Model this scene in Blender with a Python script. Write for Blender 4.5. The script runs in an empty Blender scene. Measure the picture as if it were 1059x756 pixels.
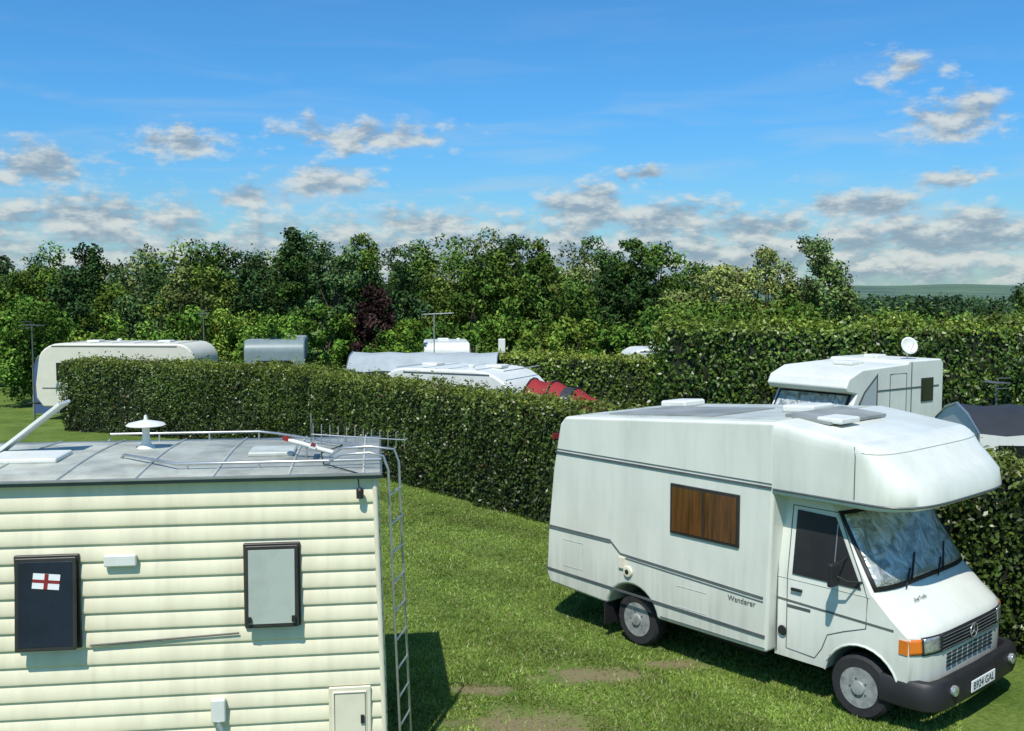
import bpy, bmesh, math, random
import numpy as np
from mathutils import Vector, Matrix
random.seed(7); rng=np.random.default_rng(7)
scene=bpy.context.scene
COL=scene.collection
# ------------------------------------------------------------------ camera
H=4.27
cam_d=bpy.data.cameras.new("camera"); cam=bpy.data.objects.new("camera",cam_d); COL.objects.link(cam)
cam.location=(0,0,H); cam.rotation_euler=(math.radians(90-4.13),0,0)
cam_d.sensor_width=36; cam_d.lens=35.3; cam_d.clip_start=.1; cam_d.clip_end=6000
scene.camera=cam
scene.view_settings.view_transform='Standard'; scene.view_settings.look='None'
scene.view_settings.exposure=0; scene.view_settings.gamma=1
# ------------------------------------------------------------------ material helpers
def base_mat(name):
    m=bpy.data.materials.new(name); m.use_nodes=True
    nt=m.node_tree; return m,nt,nt.nodes['Principled BSDF']
def mat(name,col,rough=.5,metal=0,var=.12,scale=3,bump=0,bscale=60,coat=0,stretch=(1,1,1),col2=None,spec=.5,grime=0,gz=(.4,1.1),streak=0):
    m,nt,p=base_mat(name); L=nt.links.new
    tc=nt.nodes.new('ShaderNodeTexCoord'); mp=nt.nodes.new('ShaderNodeMapping'); mp.inputs['Scale'].default_value=stretch
    L(tc.outputs['Object'],mp.inputs['Vector'])
    n=nt.nodes.new('ShaderNodeTexNoise'); n.inputs['Scale'].default_value=scale; n.inputs['Detail'].default_value=5; n.inputs['Roughness'].default_value=.6
    L(mp.outputs[0],n.inputs['Vector'])
    r=nt.nodes.new('ShaderNodeValToRGB')
    if col2 is None: col2=tuple(c*(1-var*2) for c in col)
    r.color_ramp.elements[0].position=.3; r.color_ramp.elements[0].color=(*col2,1)
    r.color_ramp.elements[1].position=.6; r.color_ramp.elements[1].color=(*col,1)
    L(n.outputs['Fac'],r.inputs[0]); out=r.outputs[0]
    if grime or streak:
        s=nt.nodes.new('ShaderNodeSeparateXYZ'); L(tc.outputs['Object'],s.inputs[0])
        mp2=nt.nodes.new('ShaderNodeMapping'); mp2.inputs['Scale'].default_value=(9,9,.7); L(tc.outputs['Object'],mp2.inputs['Vector'])
        n3=nt.nodes.new('ShaderNodeTexNoise'); n3.inputs['Scale'].default_value=1.5; n3.inputs['Detail'].default_value=4; L(mp2.outputs[0],n3.inputs['Vector'])
        mr=nt.nodes.new('ShaderNodeMapRange'); mr.inputs['From Min'].default_value=gz[0]; mr.inputs['From Max'].default_value=gz[1]; mr.inputs['To Min'].default_value=grime; mr.inputs['To Max'].default_value=0; L(s.outputs[2],mr.inputs['Value'])
        st=nt.nodes.new('ShaderNodeMapRange'); st.inputs['From Min'].default_value=.5; st.inputs['From Max'].default_value=.8; st.inputs['To Max'].default_value=streak; L(n3.outputs['Fac'],st.inputs['Value'])
        mu=nt.nodes.new('ShaderNodeMath'); mu.operation='MULTIPLY'; L(mr.outputs[0],mu.inputs[0]); L(n3.outputs['Fac'],mu.inputs[1])
        ad=nt.nodes.new('ShaderNodeMath'); ad.operation='ADD'; ad.use_clamp=True; L(mu.outputs[0],ad.inputs[0]); L(st.outputs[0],ad.inputs[1])
        mx=nt.nodes.new('ShaderNodeMix'); mx.data_type='RGBA'; L(ad.outputs[0],mx.inputs[0]); L(out,mx.inputs[6]); mx.inputs[7].default_value=(.20,.21,.16,1); out=mx.outputs[2]
    L(out,p.inputs['Base Color'])
    p.inputs['Roughness'].default_value=rough; p.inputs['Metallic'].default_value=metal
    p.inputs['Specular IOR Level'].default_value=spec
    p.inputs['Coat Weight'].default_value=coat; p.inputs['Coat Roughness'].default_value=.1
    if bump:
        n2=nt.nodes.new('ShaderNodeTexNoise'); n2.inputs['Scale'].default_value=bscale; n2.inputs['Detail'].default_value=3
        L(mp.outputs[0],n2.inputs['Vector'])
        b=nt.nodes.new('ShaderNodeBump'); b.inputs['Strength'].default_value=bump; b.inputs['Distance'].default_value=.02
        L(n2.outputs['Fac'],b.inputs['Height']); L(b.outputs[0],p.inputs['Normal'])
    return m
def leaf_mat(name,trans=.3,gloss=0):
    m,nt,p=base_mat(name); L=nt.links.new; nt.nodes.remove(p)
    a=nt.nodes.new('ShaderNodeAttribute'); a.attribute_name='leafcol'
    d=nt.nodes.new('ShaderNodeBsdfDiffuse'); L(a.outputs['Color'],d.inputs['Color']); out=d.outputs[0]
    if trans:
        t=nt.nodes.new('ShaderNodeBsdfTranslucent')
        vm=nt.nodes.new('ShaderNodeVectorMath'); vm.operation='MULTIPLY'; vm.inputs[1].default_value=(1.7,1.5,.9)
        L(a.outputs['Color'],vm.inputs[0]); L(vm.outputs[0],t.inputs['Color'])
        mx=nt.nodes.new('ShaderNodeMixShader'); mx.inputs[0].default_value=trans
        L(out,mx.inputs[1]); L(t.outputs[0],mx.inputs[2]); out=mx.outputs[0]
    if gloss:
        gl=nt.nodes.new('ShaderNodeBsdfGlossy'); gl.inputs['Roughness'].default_value=.4; gl.inputs['Color'].default_value=(1,1,1,1)
        mg=nt.nodes.new('ShaderNodeMixShader'); mg.inputs[0].default_value=gloss
        L(out,mg.inputs[1]); L(gl.outputs[0],mg.inputs[2]); out=mg.outputs[0]
    L(out,nt.nodes['Material Output'].inputs['Surface'])
    return m
M={}
M['white']=mat('white_paint',(.72,.74,.65),.35,var=.07,scale=1.6,coat=.2,stretch=(1.5,1.5,.5),bump=.05,bscale=5,grime=.65,streak=.12)
M['cabwhite']=mat('cab_paint',(.74,.76,.68),.3,var=.06,scale=2,coat=.35,grime=.65,streak=.06,gz=(.4,.95))
M['roofgrey']=mat('grp_roof',(.52,.55,.49),.45,var=.18,scale=2.5)
M['cream']=mat('cream_siding',(.79,.74,.535),.45,var=.07,scale=1.3,stretch=(3,3,.6),bump=.04,bscale=12,streak=.14)
M['creamplain']=mat('cream_trim',(.72,.68,.52),.4,var=.06)
M['ribroof']=mat('painted_alu_roof',(.50,.52,.44),.55,var=.22,scale=2.5,bump=.06,bscale=5,streak=.3)
M['black']=mat('black_rubber',(.018,.018,.019),.55,var=.2)
M['tyre']=mat('tyre_rubber',(.025,.025,.026),.8,var=.25,scale=20)
M['glass']=mat('dark_glass',(.018,.022,.022),.06,var=.3,scale=1.5,spec=.8)
M['greyglass']=mat('blind_behind_glass',(.40,.45,.40),.12,var=.14,scale=2,coat=.5)
M['frame']=mat('window_frame',(.035,.033,.03),.4,var=.2)
M['trim']=mat('grey_trim',(.10,.11,.11),.4,var=.15)
M['stripe']=mat('stripe_tape',(.13,.14,.13),.4,var=.15)
M['alu']=mat('aluminium',(.55,.56,.55),.35,metal=.8,var=.1,scale=8)
M['orange']=mat('indicator_lens',(.75,.20,.02),.2,var=.1,coat=.6)
M['lens']=mat('headlamp_lens',(.62,.65,.65),.08,metal=.6,var=.25,scale=25,coat=1)
M['curtain']=mat('brown_curtain_glass',(.13,.055,.016),.15,var=.25,scale=3,stretch=(9,9,.6),coat=.7,col2=(.03,.018,.008))
M['solar']=mat('grey_roof_panel',(.28,.30,.28),.6,var=.2,scale=2)
M['plate']=mat('plate_white',(.78,.80,.80),.35,var=.04)
M['blueink']=mat('dark_ink',(.01,.012,.03),.5)
M['wheel']=mat('wheel_silver',(.42,.43,.42),.45,metal=.3,var=.25,scale=12)
M['under']=mat('underbody',(.02,.02,.02),.9)
M['red']=mat('red_fabric',(.28,.016,.016),.7,var=.25)
M['tentblack']=mat('dark_tent_fabric',(.025,.03,.035),.7)
M['awngrey']=mat('awning_grey',(.36,.41,.42),.7,var=.1,scale=1.5)
M['teal']=mat('caravan_greygreen',(.20,.26,.26),.4,var=.1)
M['blue']=mat('awning_blue',(.05,.10,.22),.7)
M['bgwhite']=mat('caravan_white',(.70,.72,.66),.4,var=.07,scale=1,streak=.15)
M['navy']=mat('navy_sticker',(.012,.018,.04),.1,var=.2,coat=.6)
M['bark']=mat('bark',(.09,.07,.05),.9,var=.25,scale=6)
M['leaf']=leaf_mat('leaves',.18,.03)
M['leafbg']=leaf_mat('distant_leaves',0)
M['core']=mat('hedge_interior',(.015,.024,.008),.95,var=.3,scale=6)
def foil():
    m,nt,p=base_mat('silver_foil_screen'); L=nt.links.new
    tc=nt.nodes.new('ShaderNodeTexCoord')
    n=nt.nodes.new('ShaderNodeTexNoise'); n.inputs['Scale'].default_value=6; n.inputs['Detail'].default_value=6; n.inputs['Distortion'].default_value=1.2
    L(tc.outputs['Object'],n.inputs['Vector'])
    b=nt.nodes.new('ShaderNodeBump'); b.inputs['Strength'].default_value=.9; b.inputs['Distance'].default_value=.05
    L(n.outputs['Fac'],b.inputs['Height']); L(b.outputs[0],p.inputs['Normal'])
    r=nt.nodes.new('ShaderNodeValToRGB'); r.color_ramp.elements[0].color=(.22,.25,.23,1); r.color_ramp.elements[1].color=(.74,.76,.70,1)
    r.color_ramp.elements[0].position=.35; r.color_ramp.elements[1].position=.62
    L(n.outputs['Fac'],r.inputs[0]); L(r.outputs[0],p.inputs['Base Color'])
    p.inputs['Metallic'].default_value=.45; p.inputs['Roughness'].default_value=.32; p.inputs['Coat Weight'].default_value=.5; p.inputs['Coat Roughness'].default_value=.02
    return m
M['foil']=foil()
# ------------------------------------------------------------------ object helpers
def empty(name,loc=(0,0,0),yaw=0):
    e=bpy.data.objects.new(name,None); e.empty_display_size=.3; COL.objects.link(e); e.location=loc; e.rotation_euler=(0,0,yaw); return e
def mobj(name,verts,faces,m,parent=None,smooth=0,bevel=0,seg=2,ang=35):
    me=bpy.data.meshes.new(name); me.from_pydata([tuple(v) for v in verts],[],faces)
    bm=bmesh.new(); bm.from_mesh(me); bmesh.ops.recalc_face_normals(bm,faces=bm.faces); bm.to_mesh(me); bm.free()
    ob=bpy.data.objects.new(name,me); COL.objects.link(ob); me.materials.append(m)
    if parent: ob.parent=parent
    if smooth or bevel:
        for p in me.polygons: p.use_smooth=True
        me.set_sharp_from_angle(angle=math.radians(smooth or 35))
    if bevel:
        b=ob.modifiers.new('bevel','BEVEL'); b.width=bevel; b.segments=seg; b.limit_method='ANGLE'; b.angle_limit=math.radians(ang); b.harden_normals=True
    return ob
def box(name,c,s,m,parent=None,bevel=0,rot=None):
    x,y,z=[k/2 for k in s]
    V=[Vector((a*x,b*y,d*z)) for a in(-1,1) for b in(-1,1) for d in(-1,1)]
    if rot:
        R=Matrix.Rotation(rot[2],3,'Z')@Matrix.Rotation(rot[1],3,'Y')@Matrix.Rotation(rot[0],3,'X'); V=[R@v for v in V]
    V=[v+Vector(c) for v in V]
    F=[(0,1,3,2),(4,6,7,5),(0,4,5,1),(2,3,7,6),(0,2,6,4),(1,5,7,3)]
    return mobj(name,V,F,m,parent,bevel=bevel)
def prism(name,prof,y0,y1,m,parent=None,bevel=0,seg=2,ang=35):
    n=len(prof); V=[(x,y0,z) for x,z in prof]+[(x,y1,z) for x,z in prof]
    F=[tuple(range(n)),tuple(range(2*n-1,n-1,-1))]+[(i,(i+1)%n,n+(i+1)%n,n+i) for i in range(n)]
    return mobj(name,V,F,m,parent,bevel=bevel,seg=seg,ang=ang)
def tube(name,pts,r,m,parent=None,n=8,closed=False):
    pts=[Vector(p) for p in pts]; V=[];F=[];k=len(pts)
    for i,p in enumerate(pts):
        a=pts[(i-1)%k] if (i>0 or closed) else p; b=pts[(i+1)%k] if (i<k-1 or closed) else p
        t=(b-a).normalized(); up=Vector((0,0,1)) if abs(t.z)<.9 else Vector((1,0,0))
        u=t.cross(up).normalized(); w=t.cross(u)
        for j in range(n):
            an=2*math.pi*j/n; V.append(p+r*(math.cos(an)*u+math.sin(an)*w))
    for i in range(k if closed else k-1):
        for j in range(n):
            a=i*n+j; b=i*n+(j+1)%n; c=((i+1)%k)*n+(j+1)%n; d=((i+1)%k)*n+j; F.append((a,b,c,d))
    if not closed: F.append(tuple(range(n))); F.append(tuple(range((k-1)*n,k*n)))
    return mobj(name,V,F,m,parent,smooth=50)
def lathe(name,prof,c,axis,m,parent=None,n=32,smooth=30):
    V=[];F=[];k=len(prof)
    for j in range(n):
        a=2*math.pi*j/n
        for r,h in prof:
            if axis=='y': V.append((c[0]+r*math.cos(a),c[1]+h,c[2]+r*math.sin(a)))
            elif axis=='z': V.append((c[0]+r*math.cos(a),c[1]+r*math.sin(a),c[2]+h))
            else: V.append((c[0]+h,c[1]+r*math.cos(a),c[2]+r*math.sin(a)))
    for j in range(n):
        for i in range(k-1):
            F.append((j*k+i,j*k+i+1,((j+1)%n)*k+i+1,((j+1)%n)*k+i))
    F.append(tuple(j*k for j in range(n))); F.append(tuple(j*k+k-1 for j in range(n)))
    return mobj(name,V,F,m,parent,smooth=smooth)
def text(name,s,size,loc,rot,m,parent,extr=.001):
    c=bpy.data.curves.new(name,'FONT'); c.body=s; c.size=size; c.align_x='CENTER'; c.align_y='CENTER'; c.extrude=extr
    o=bpy.data.objects.new(name,c); COL.objects.link(o); o.parent=parent; o.location=loc; o.rotation_euler=rot; c.materials.append(m); return o
def wheel(name,c,r,parent,side=-1,w=.19):
    s=side
    lathe(name+'_tyre',[(r*.62,s*-.0),(r*.9,s*.0),(r*.985,s*-.03),(r,s*-.06),(r,s*-(w-.04)),(r*.95,s*-w),(r*.6,s*-w)],c,'y',M['tyre'],parent,n=40)
    lathe(name+'_rim',[(r*.63,s*.006),(r*.60,s*-.004),(r*.56,s*-.03),(r*.42,s*-.035),(r*.36,s*-.005),(r*.22,s*.0),(r*.20,s*.03),(r*.05,s*.035),(.001,s*.035)],c,'y',M['wheel'],parent,n=32)
    for k in range(10):
        a=k*math.pi/5
        lathe(name+'_slot_%d'%k,[(.022,s*-.034),(.022,s*-.024),(.001,s*-.024)],(c[0]+r*.49*math.cos(a),c[1],c[2]+r*.49*math.sin(a)),'y',M['black'],parent,n=10)
        if k%2: lathe(name+'_nut_%d'%k,[(.011,0),(.011,s*.012),(.001,s*.014)],(c[0]+r*.29*math.cos(a),c[1],c[2]+r*.29*math.sin(a)),'y',M['trim'],parent,n=6)
# ------------------------------------------------------------------ foliage helpers
def vnoise(P,f,seed=0):
    r=np.random.default_rng(seed); out=np.zeros(len(P))
    for k in range(7):
        d=r.normal(size=3); d/=np.linalg.norm(d); ff=f*r.uniform(.6,1.9)
        out+=np.sin(P@d*ff*6.28+r.uniform(0,6.28))
    return out/4.
class Leaves:
    def __init__(s): s.V=[];s.C=[];s.BV=[]
    def add(s,P,N,size,col):
        n=len(P); N=N/(np.linalg.norm(N,axis=1,keepdims=True)+1e-9)
        T=np.cross(N,rng.normal(size=(n,3))); T/=np.linalg.norm(T,axis=1,keepdims=True)+1e-9
        B=np.cross(N,T); z=size[:,None]
        q=np.stack([P-T*z,P+B*z*.55+N*z*.18,P+T*z*1.0,P-B*z*.55+N*z*.18],1)
        s.V.append(q.reshape(-1,3)); s.C.append(np.repeat(col,4,axis=0))
    def limb(s,a,b,ra,rb,n=6):
        a=np.array(a,float);b=np.array(b,float);t=b-a;t/=np.linalg.norm(t)+1e-9
        u=np.cross(t,[.3,.9,.1]);u/=np.linalg.norm(u);w=np.cross(t,u)
        an=np.arange(n)*2*np.pi/n
        A=a+ra*(np.cos(an)[:,None]*u+np.sin(an)[:,None]*w);Bq=b+rb*(np.cos(an)[:,None]*u+np.sin(an)[:,None]*w)
        for j in range(n):
            k=(j+1)%n; s.BV.append(np.stack([A[j],A[k],Bq[k],Bq[j]]))
    def build(s,name,leafm,barkm,parent=None):
        V=np.concatenate(s.V); nl=len(V)//4; C=np.concatenate(s.C)
        if s.BV:
            bv=np.concatenate(s.BV); V=np.concatenate([V,bv]); C=np.concatenate([C,np.full((len(bv),3),.05)])
        n=len(V); me=bpy.data.meshes.new(name)
        me.vertices.add(n); me.vertices.foreach_set('co',V.astype(np.float32).ravel())
        me.loops.add(n); me.loops.foreach_set('vertex_index',np.arange(n,dtype=np.int32))
        me.polygons.add(n//4); me.polygons.foreach_set('loop_start',np.arange(0,n,4,dtype=np.int32))
        mi=np.zeros(n//4,dtype=np.int32); mi[nl:]=1
        me.materials.append(leafm); me.materials.append(barkm)
        me.polygons.foreach_set('material_index',mi)
        me.update(calc_edges=True)
        at=me.color_attributes.new('leafcol','FLOAT_COLOR','POINT')
        at.data.foreach_set('color',np.concatenate([C,np.ones((n,1))],1).astype(np.float32).ravel())
        ob=bpy.data.objects.new(name,me); COL.objects.link(ob)
        if parent: ob.parent=parent
        return ob
def add_tree(L,x,y,h,rad,base=.2,nclump=50,leaves=5000,size=.13,hue=(.07,.13,.025),airy=0.,pointy=0.):
    hh=h*(1-base)/2; cz=h*base+hh
    d=rng.normal(size=(nclump,3)); d/=np.linalg.norm(d,axis=1,keepdims=True)
    r=rng.uniform(0.05,1,nclump)**.42
    C=np.stack([d[:,0]*r*rad*.85,d[:,1]*r*rad*.85,d[:,2]*r*hh*.9],1)
    t=np.clip(C[:,2]/hh*.5+.5,0,1); f=1-pointy*t**1.5; C[:,:2]*=f[:,None]
    cr=rad*rng.uniform(.15,.34,nclump)*(1-airy*.35)*(.5+.5*f)
    C+=np.array([x,y,cz])
    mx=(C[:,2]+cr*.85).max(); C[:,2]+=(h-mx)
    w=cr**2; w/=w.sum(); idx=rng.choice(nclump,leaves,p=w)
    dd=rng.normal(size=(leaves,3)); dd/=np.linalg.norm(dd,axis=1,keepdims=True)
    g=rng.uniform(.2,1.0,leaves)**.5*(1+.35*np.abs(rng.normal(0,.6,leaves))*(rng.uniform(0,1,leaves)<.35))
    rr=cr[idx]*g
    P=C[idx]+dd*rr[:,None]*np.array([1,1,.85])
    P[:,2]=np.maximum(P[:,2],.15)
    N=dd*.7+rng.normal(size=(leaves,3))*.6+np.array([0,0,.3])
    cb=rng.uniform(.5,1.5,nclump); hu=np.array(hue)
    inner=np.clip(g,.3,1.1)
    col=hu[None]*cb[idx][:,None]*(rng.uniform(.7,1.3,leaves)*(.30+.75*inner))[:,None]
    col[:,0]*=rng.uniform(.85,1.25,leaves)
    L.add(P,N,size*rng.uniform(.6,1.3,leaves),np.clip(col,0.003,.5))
    tr=.022*h
    tp=(x+rng.uniform(-.15,.15),y,h*max(base,.25)+hh*.6)
    L.limb((x,y,-.1),tp,tr,tr*.5,8)
    for k in range(min(9,nclump-1)):
        L.limb(np.array([x,y,-.1])+(np.array(tp)-np.array([x,y,-.1]))*rng.uniform(.5,1),C[k],tr*.35,tr*.08,5)
def hedge(name,line,height,thick,dens,size,hue,amp=.08,ends=True,side=1,rough=.12,topk=1.6,sprig=.14):
    """line = foot of one long face (world xy); thickness goes to the far side"""
    L=Leaves(); cv=[];cf=[]
    for i in range(len(line)-1):
        a=np.array(line[i],float); b=np.array(line[i+1],float); d=b-a; ln=np.linalg.norm(d); d/=ln
        n=np.array([-d[1],d[0]])*side
        d3=np.array([d[0],d[1],0]); n3=np.array([n[0],n[1],0]); a3=np.array([a[0],a[1],0])
        faces=[(a3,d3*ln,np.array([0,0,height]),-n3,1),(a3+n3*thick,d3*ln,np.array([0,0,height]),n3,.5),
               (a3+np.array([0,0,height]),d3*ln,n3*thick,np.array([0,0,1.]),1)]
        if ends: faces+=[(a3,n3*thick,np.array([0,0,height]),-d3,1),(a3+d3*ln,n3*thick,np.array([0,0,height]),d3,1)]
        for (o,u,v,N,dk) in faces:
            ar=np.linalg.norm(u)*np.linalg.norm(v); k=int(ar*dens*dk)
            P=o+rng.uniform(0,1,(k,1))*u+rng.uniform(0,1,(k,1))*v
            bump=vnoise(P,.55,3)*amp+vnoise(P,1.7,5)*amp*.5
            dep=-np.abs(rng.normal(0,rough,k))*.8+rough*.35
            zt=np.clip((P[:,2]-height+.25)/.25,0,1)
            if N[2]==0: P=P-np.outer(zt**2*.10,N)
            P=P+np.outer(bump+dep,N)+rng.normal(0,.015,(k,3))
            P[:,2]=np.maximum(P[:,2],.03)
            if N[2]>0:
                sp=(vnoise(P,2.5,11)>.5); P[:,2]+=sp*rng.uniform(0,1,k)**2*sprig*1.5
            NN=N*.75+rng.normal(size=(k,3))*.6+np.array([0,0,.2])
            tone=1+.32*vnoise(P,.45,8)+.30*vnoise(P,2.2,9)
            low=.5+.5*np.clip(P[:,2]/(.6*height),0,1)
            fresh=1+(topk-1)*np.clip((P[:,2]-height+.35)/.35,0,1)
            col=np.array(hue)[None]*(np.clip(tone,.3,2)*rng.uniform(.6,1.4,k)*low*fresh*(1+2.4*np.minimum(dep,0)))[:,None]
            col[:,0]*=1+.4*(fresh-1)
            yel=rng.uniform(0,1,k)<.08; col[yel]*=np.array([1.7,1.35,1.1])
            brn=(rng.uniform(0,1,k)<.04)&(vnoise(P,.8,31)>.3); col[brn]=np.array([.13,.09,.035])
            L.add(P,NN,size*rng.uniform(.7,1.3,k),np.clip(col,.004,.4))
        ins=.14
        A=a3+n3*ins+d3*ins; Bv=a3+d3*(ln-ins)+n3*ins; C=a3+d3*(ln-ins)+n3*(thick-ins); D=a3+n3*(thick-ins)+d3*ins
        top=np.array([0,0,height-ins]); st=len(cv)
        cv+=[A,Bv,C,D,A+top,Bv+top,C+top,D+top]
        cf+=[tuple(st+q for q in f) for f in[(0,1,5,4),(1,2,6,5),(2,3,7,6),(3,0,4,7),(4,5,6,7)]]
        for k in range(int(ln/.35)):
            p=a3+d3*(k*.35+rng.uniform(0,.2))+n3*thick*rng.uniform(.1,.5)
            L.limb(p,p+np.array([rng.uniform(-.1,.1),rng.uniform(-.1,.1),.7]),.02,.012,4)
    ob=L.build(name,M['leaf'],M['bark'])
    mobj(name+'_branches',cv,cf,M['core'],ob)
    return ob
# ------------------------------------------------------------------ ground
DIRT=[(.12,9.6,.8,.45),(.95,10.95,.65,.25),(1.85,11.3,.5,.18),(-.35,10.55,.35,.18)]
def dirt_mask(P):
    m=np.full(len(P),-9.)
    for (x,y,rx,ry) in DIRT: m=np.maximum(m,1.3-np.sqrt(((P[:,0]-x)/rx)**2+((P[:,1]-y)/ry)**2))
    return m
def ground_mat():
    m,nt,p=base_mat('lawn'); L=nt.links.new; N=nt.nodes.new
    geo=N('ShaderNodeNewGeometry')
    def noise(s,d=5,st=None):
        n=N('ShaderNodeTexNoise'); n.inputs['Scale'].default_value=s; n.inputs['Detail'].default_value=d; n.inputs['Roughness'].default_value=.65
        if st:
            mp=N('ShaderNodeMapping'); mp.inputs['Rotation'].default_value=(0,0,math.radians(49)); mp.inputs['Scale'].default_value=st
            L(geo.outputs['Position'],mp.inputs['Vector']); L(mp.outputs[0],n.inputs['Vector'])
        else: L(geo.outputs['Position'],n.inputs['Vector'])
        return n.outputs['Fac']
    r=N('ShaderNodeValToRGB'); e=r.color_ramp.elements
    e[0].position=.32; e[0].color=(.080,.14,.022,1); e[1].position=.68; e[1].color=(.175,.245,.052,1)
    L(noise(.8),r.inputs[0])
    r2=N('ShaderNodeValToRGB'); r2.color_ramp.elements[0].position=.3; r2.color_ramp.elements[0].color=(.62,.62,.62,1); r2.color_ramp.elements[1].position=.7; r2.color_ramp.elements[1].color=(1.2,1.2,1.2,1)
    L(noise(14,5),r2.inputs[0])
    mx=N('ShaderNodeMix'); mx.data_type='RGBA'; mx.blend_type='MULTIPLY'; mx.inputs[0].default_value=1
    L(r.outputs[0],mx.inputs[6]); L(r2.outputs[0],mx.inputs[7])
    acc=None
    for (x,y,rx,ry) in DIRT:
        s=N('ShaderNodeVectorMath'); s.operation='SUBTRACT'; L(geo.outputs['Position'],s.inputs[0]); s.inputs[1].default_value=(x,y,0)
        q=N('ShaderNodeVectorMath'); q.operation='MULTIPLY'; L(s.outputs[0],q.inputs[0]); q.inputs[1].default_value=(1/rx,1/ry,0)
        l=N('ShaderNodeVectorMath'); l.operation='LENGTH'; L(q.outputs[0],l.inputs[0])
        o=N('ShaderNodeMath'); o.operation='SUBTRACT'; o.inputs[0].default_value=1.3; L(l.outputs['Value'],o.inputs[1])
        if acc is None: acc=o.outputs[0]
        else:
            k=N('ShaderNodeMath'); k.operation='MAXIMUM'; L(acc,k.inputs[0]); L(o.outputs[0],k.inputs[1]); acc=k.outputs[0]
    ad=N('ShaderNodeMath'); ad.operation='MULTIPLY_ADD'; L(noise(4,6),ad.inputs[0]); ad.inputs[1].default_value=2.8; ad.inputs[2].default_value=-1.4
    sm=N('ShaderNodeMath'); sm.operation='ADD'; L(acc,sm.inputs[0]); L(ad.outputs[0],sm.inputs[1])
    mr=N('ShaderNodeMapRange'); mr.inputs['From Min'].default_value=.05; mr.inputs['From Max'].default_value=.9; mr.inputs['To Max'].default_value=.92; L(sm.outputs[0],mr.inputs['Value'])
    dm=N('ShaderNodeMix'); dm.data_type='RGBA'; L(mr.outputs[0],dm.inputs[0]); L(mx.outputs[2],dm.inputs[6]); dm.inputs[7].default_value=(.22,.18,.10,1)
    L(dm.outputs[2],p.inputs['Base Color']); p.inputs['Roughness'].default_value=.9; p.inputs['Specular IOR Level'].default_value=.15
    b=N('ShaderNodeBump'); b.inputs['Strength'].default_value=.8; b.inputs['Distance'].default_value=.04; L(noise(30,4),b.inputs['Height']); L(b.outputs[0],p.inputs['Normal'])
    return m
G=3000
mobj('ground',[(-G,-200,0),(G,-200,0),(G,G,0),(-G,G,0)],[(0,1,2,3)],ground_mat())
def grass_blades():
    n=230000
    Y=9+16*rng.uniform(0,1,n)**1.6; X=rng.uniform(-.20,.46,n)*Y
    X=np.where(Y>17,rng.uniform(-.33,.10,n)*Y,X)
    P=np.stack([X,Y,np.zeros(n)],1)
    dm=dirt_mask(P)+.45*vnoise(P,1.6,4)
    keep=rng.uniform(0,1,n)>np.clip((dm-.05)/.6,0,.92)
    P=P[keep]; n=len(P)
    a=rng.uniform(0,6.28,n); w=.006*(1+P[:,1]*.04); h=rng.uniform(.015,.04,n)*(1+.35*vnoise(P,.5,2))
    T=np.stack([np.cos(a)*w,np.sin(a)*w,np.zeros(n)],1)
    lean=np.stack([rng.normal(0,.022,n),rng.normal(0,.022,n),h],1)
    V=np.stack([P-T,P+T,P+lean],1).reshape(-1,3)
    tone=.95+.26*vnoise(P,.35,21)+.20*vnoise(P,1.3,22)
    u=P[:,0]*.748+P[:,1]*.664; tone+=.12*np.tanh(3*np.sin(u*5.2+.4*vnoise(P,.2,5)))
    c=np.array([.175,.258,.046])[None]*(tone*rng.uniform(.65,1.4,n))[:,None]
    dry=rng.uniform(0,1,n)<.10; c[dry]=np.array([.30,.28,.12])*rng.uniform(.7,1.2,(dry.sum(),1))
    me=bpy.data.meshes.new('grass'); N3=len(V)
    me.vertices.add(N3); me.vertices.foreach_set('co',V.astype(np.float32).ravel())
    me.loops.add(N3); me.loops.foreach_set('vertex_index',np.arange(N3,dtype=np.int32))
    me.polygons.add(n); me.polygons.foreach_set('loop_start',np.arange(0,N3,3,dtype=np.int32)); me.update(calc_edges=True)
    at=me.color_attributes.new('leafcol','FLOAT_COLOR','POINT')
    at.data.foreach_set('color',np.concatenate([np.repeat(c,3,axis=0),np.ones((N3,1))],1).astype(np.float32).ravel())
    me.materials.append(leaf_mat('grass_blades',.2,.02))
    o=bpy.data.objects.new('grass',me); COL.objects.link(o)
grass_blades()
def hills():
    V=[];F=[];nx=160
    for r,(yy,zz) in enumerate([(420,-1),(600,3.0),(900,7.5),(1400,14),(2300,25)]):
        for i in range(nx+1):
            x=-1200+i*2400/nx*1.0; x*=yy/700
            z=zz*(1+.16*math.sin(i*.13+r)+.10*math.sin(i*.37+r*2)+.06*math.sin(i*1.1+r)) if r else -1
            V.append((x,yy,z))
    for r in range(4):
        for i in range(nx): a=r*(nx+1)+i; F.append((a,a+1,a+nx+2,a+nx+1))
    m=mat('hazy_fields',(.10,.165,.085),.95,scale=.03,col2=(.028,.062,.055),stretch=(1,.25,1))
    mobj('distant_hills',V,F,m,smooth=60)
hills()
# ------------------------------------------------------------------ hedges
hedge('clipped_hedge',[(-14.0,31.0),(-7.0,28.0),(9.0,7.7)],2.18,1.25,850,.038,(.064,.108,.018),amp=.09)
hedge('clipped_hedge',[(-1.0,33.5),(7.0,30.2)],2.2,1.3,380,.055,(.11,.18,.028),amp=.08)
hedge('hawthorn_hedge',[(4.1,27.3),(21,25.9)],3.35,1.8,400,.062,(.080,.145,.022),amp=.28,rough=.26,sprig=.35)
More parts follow.
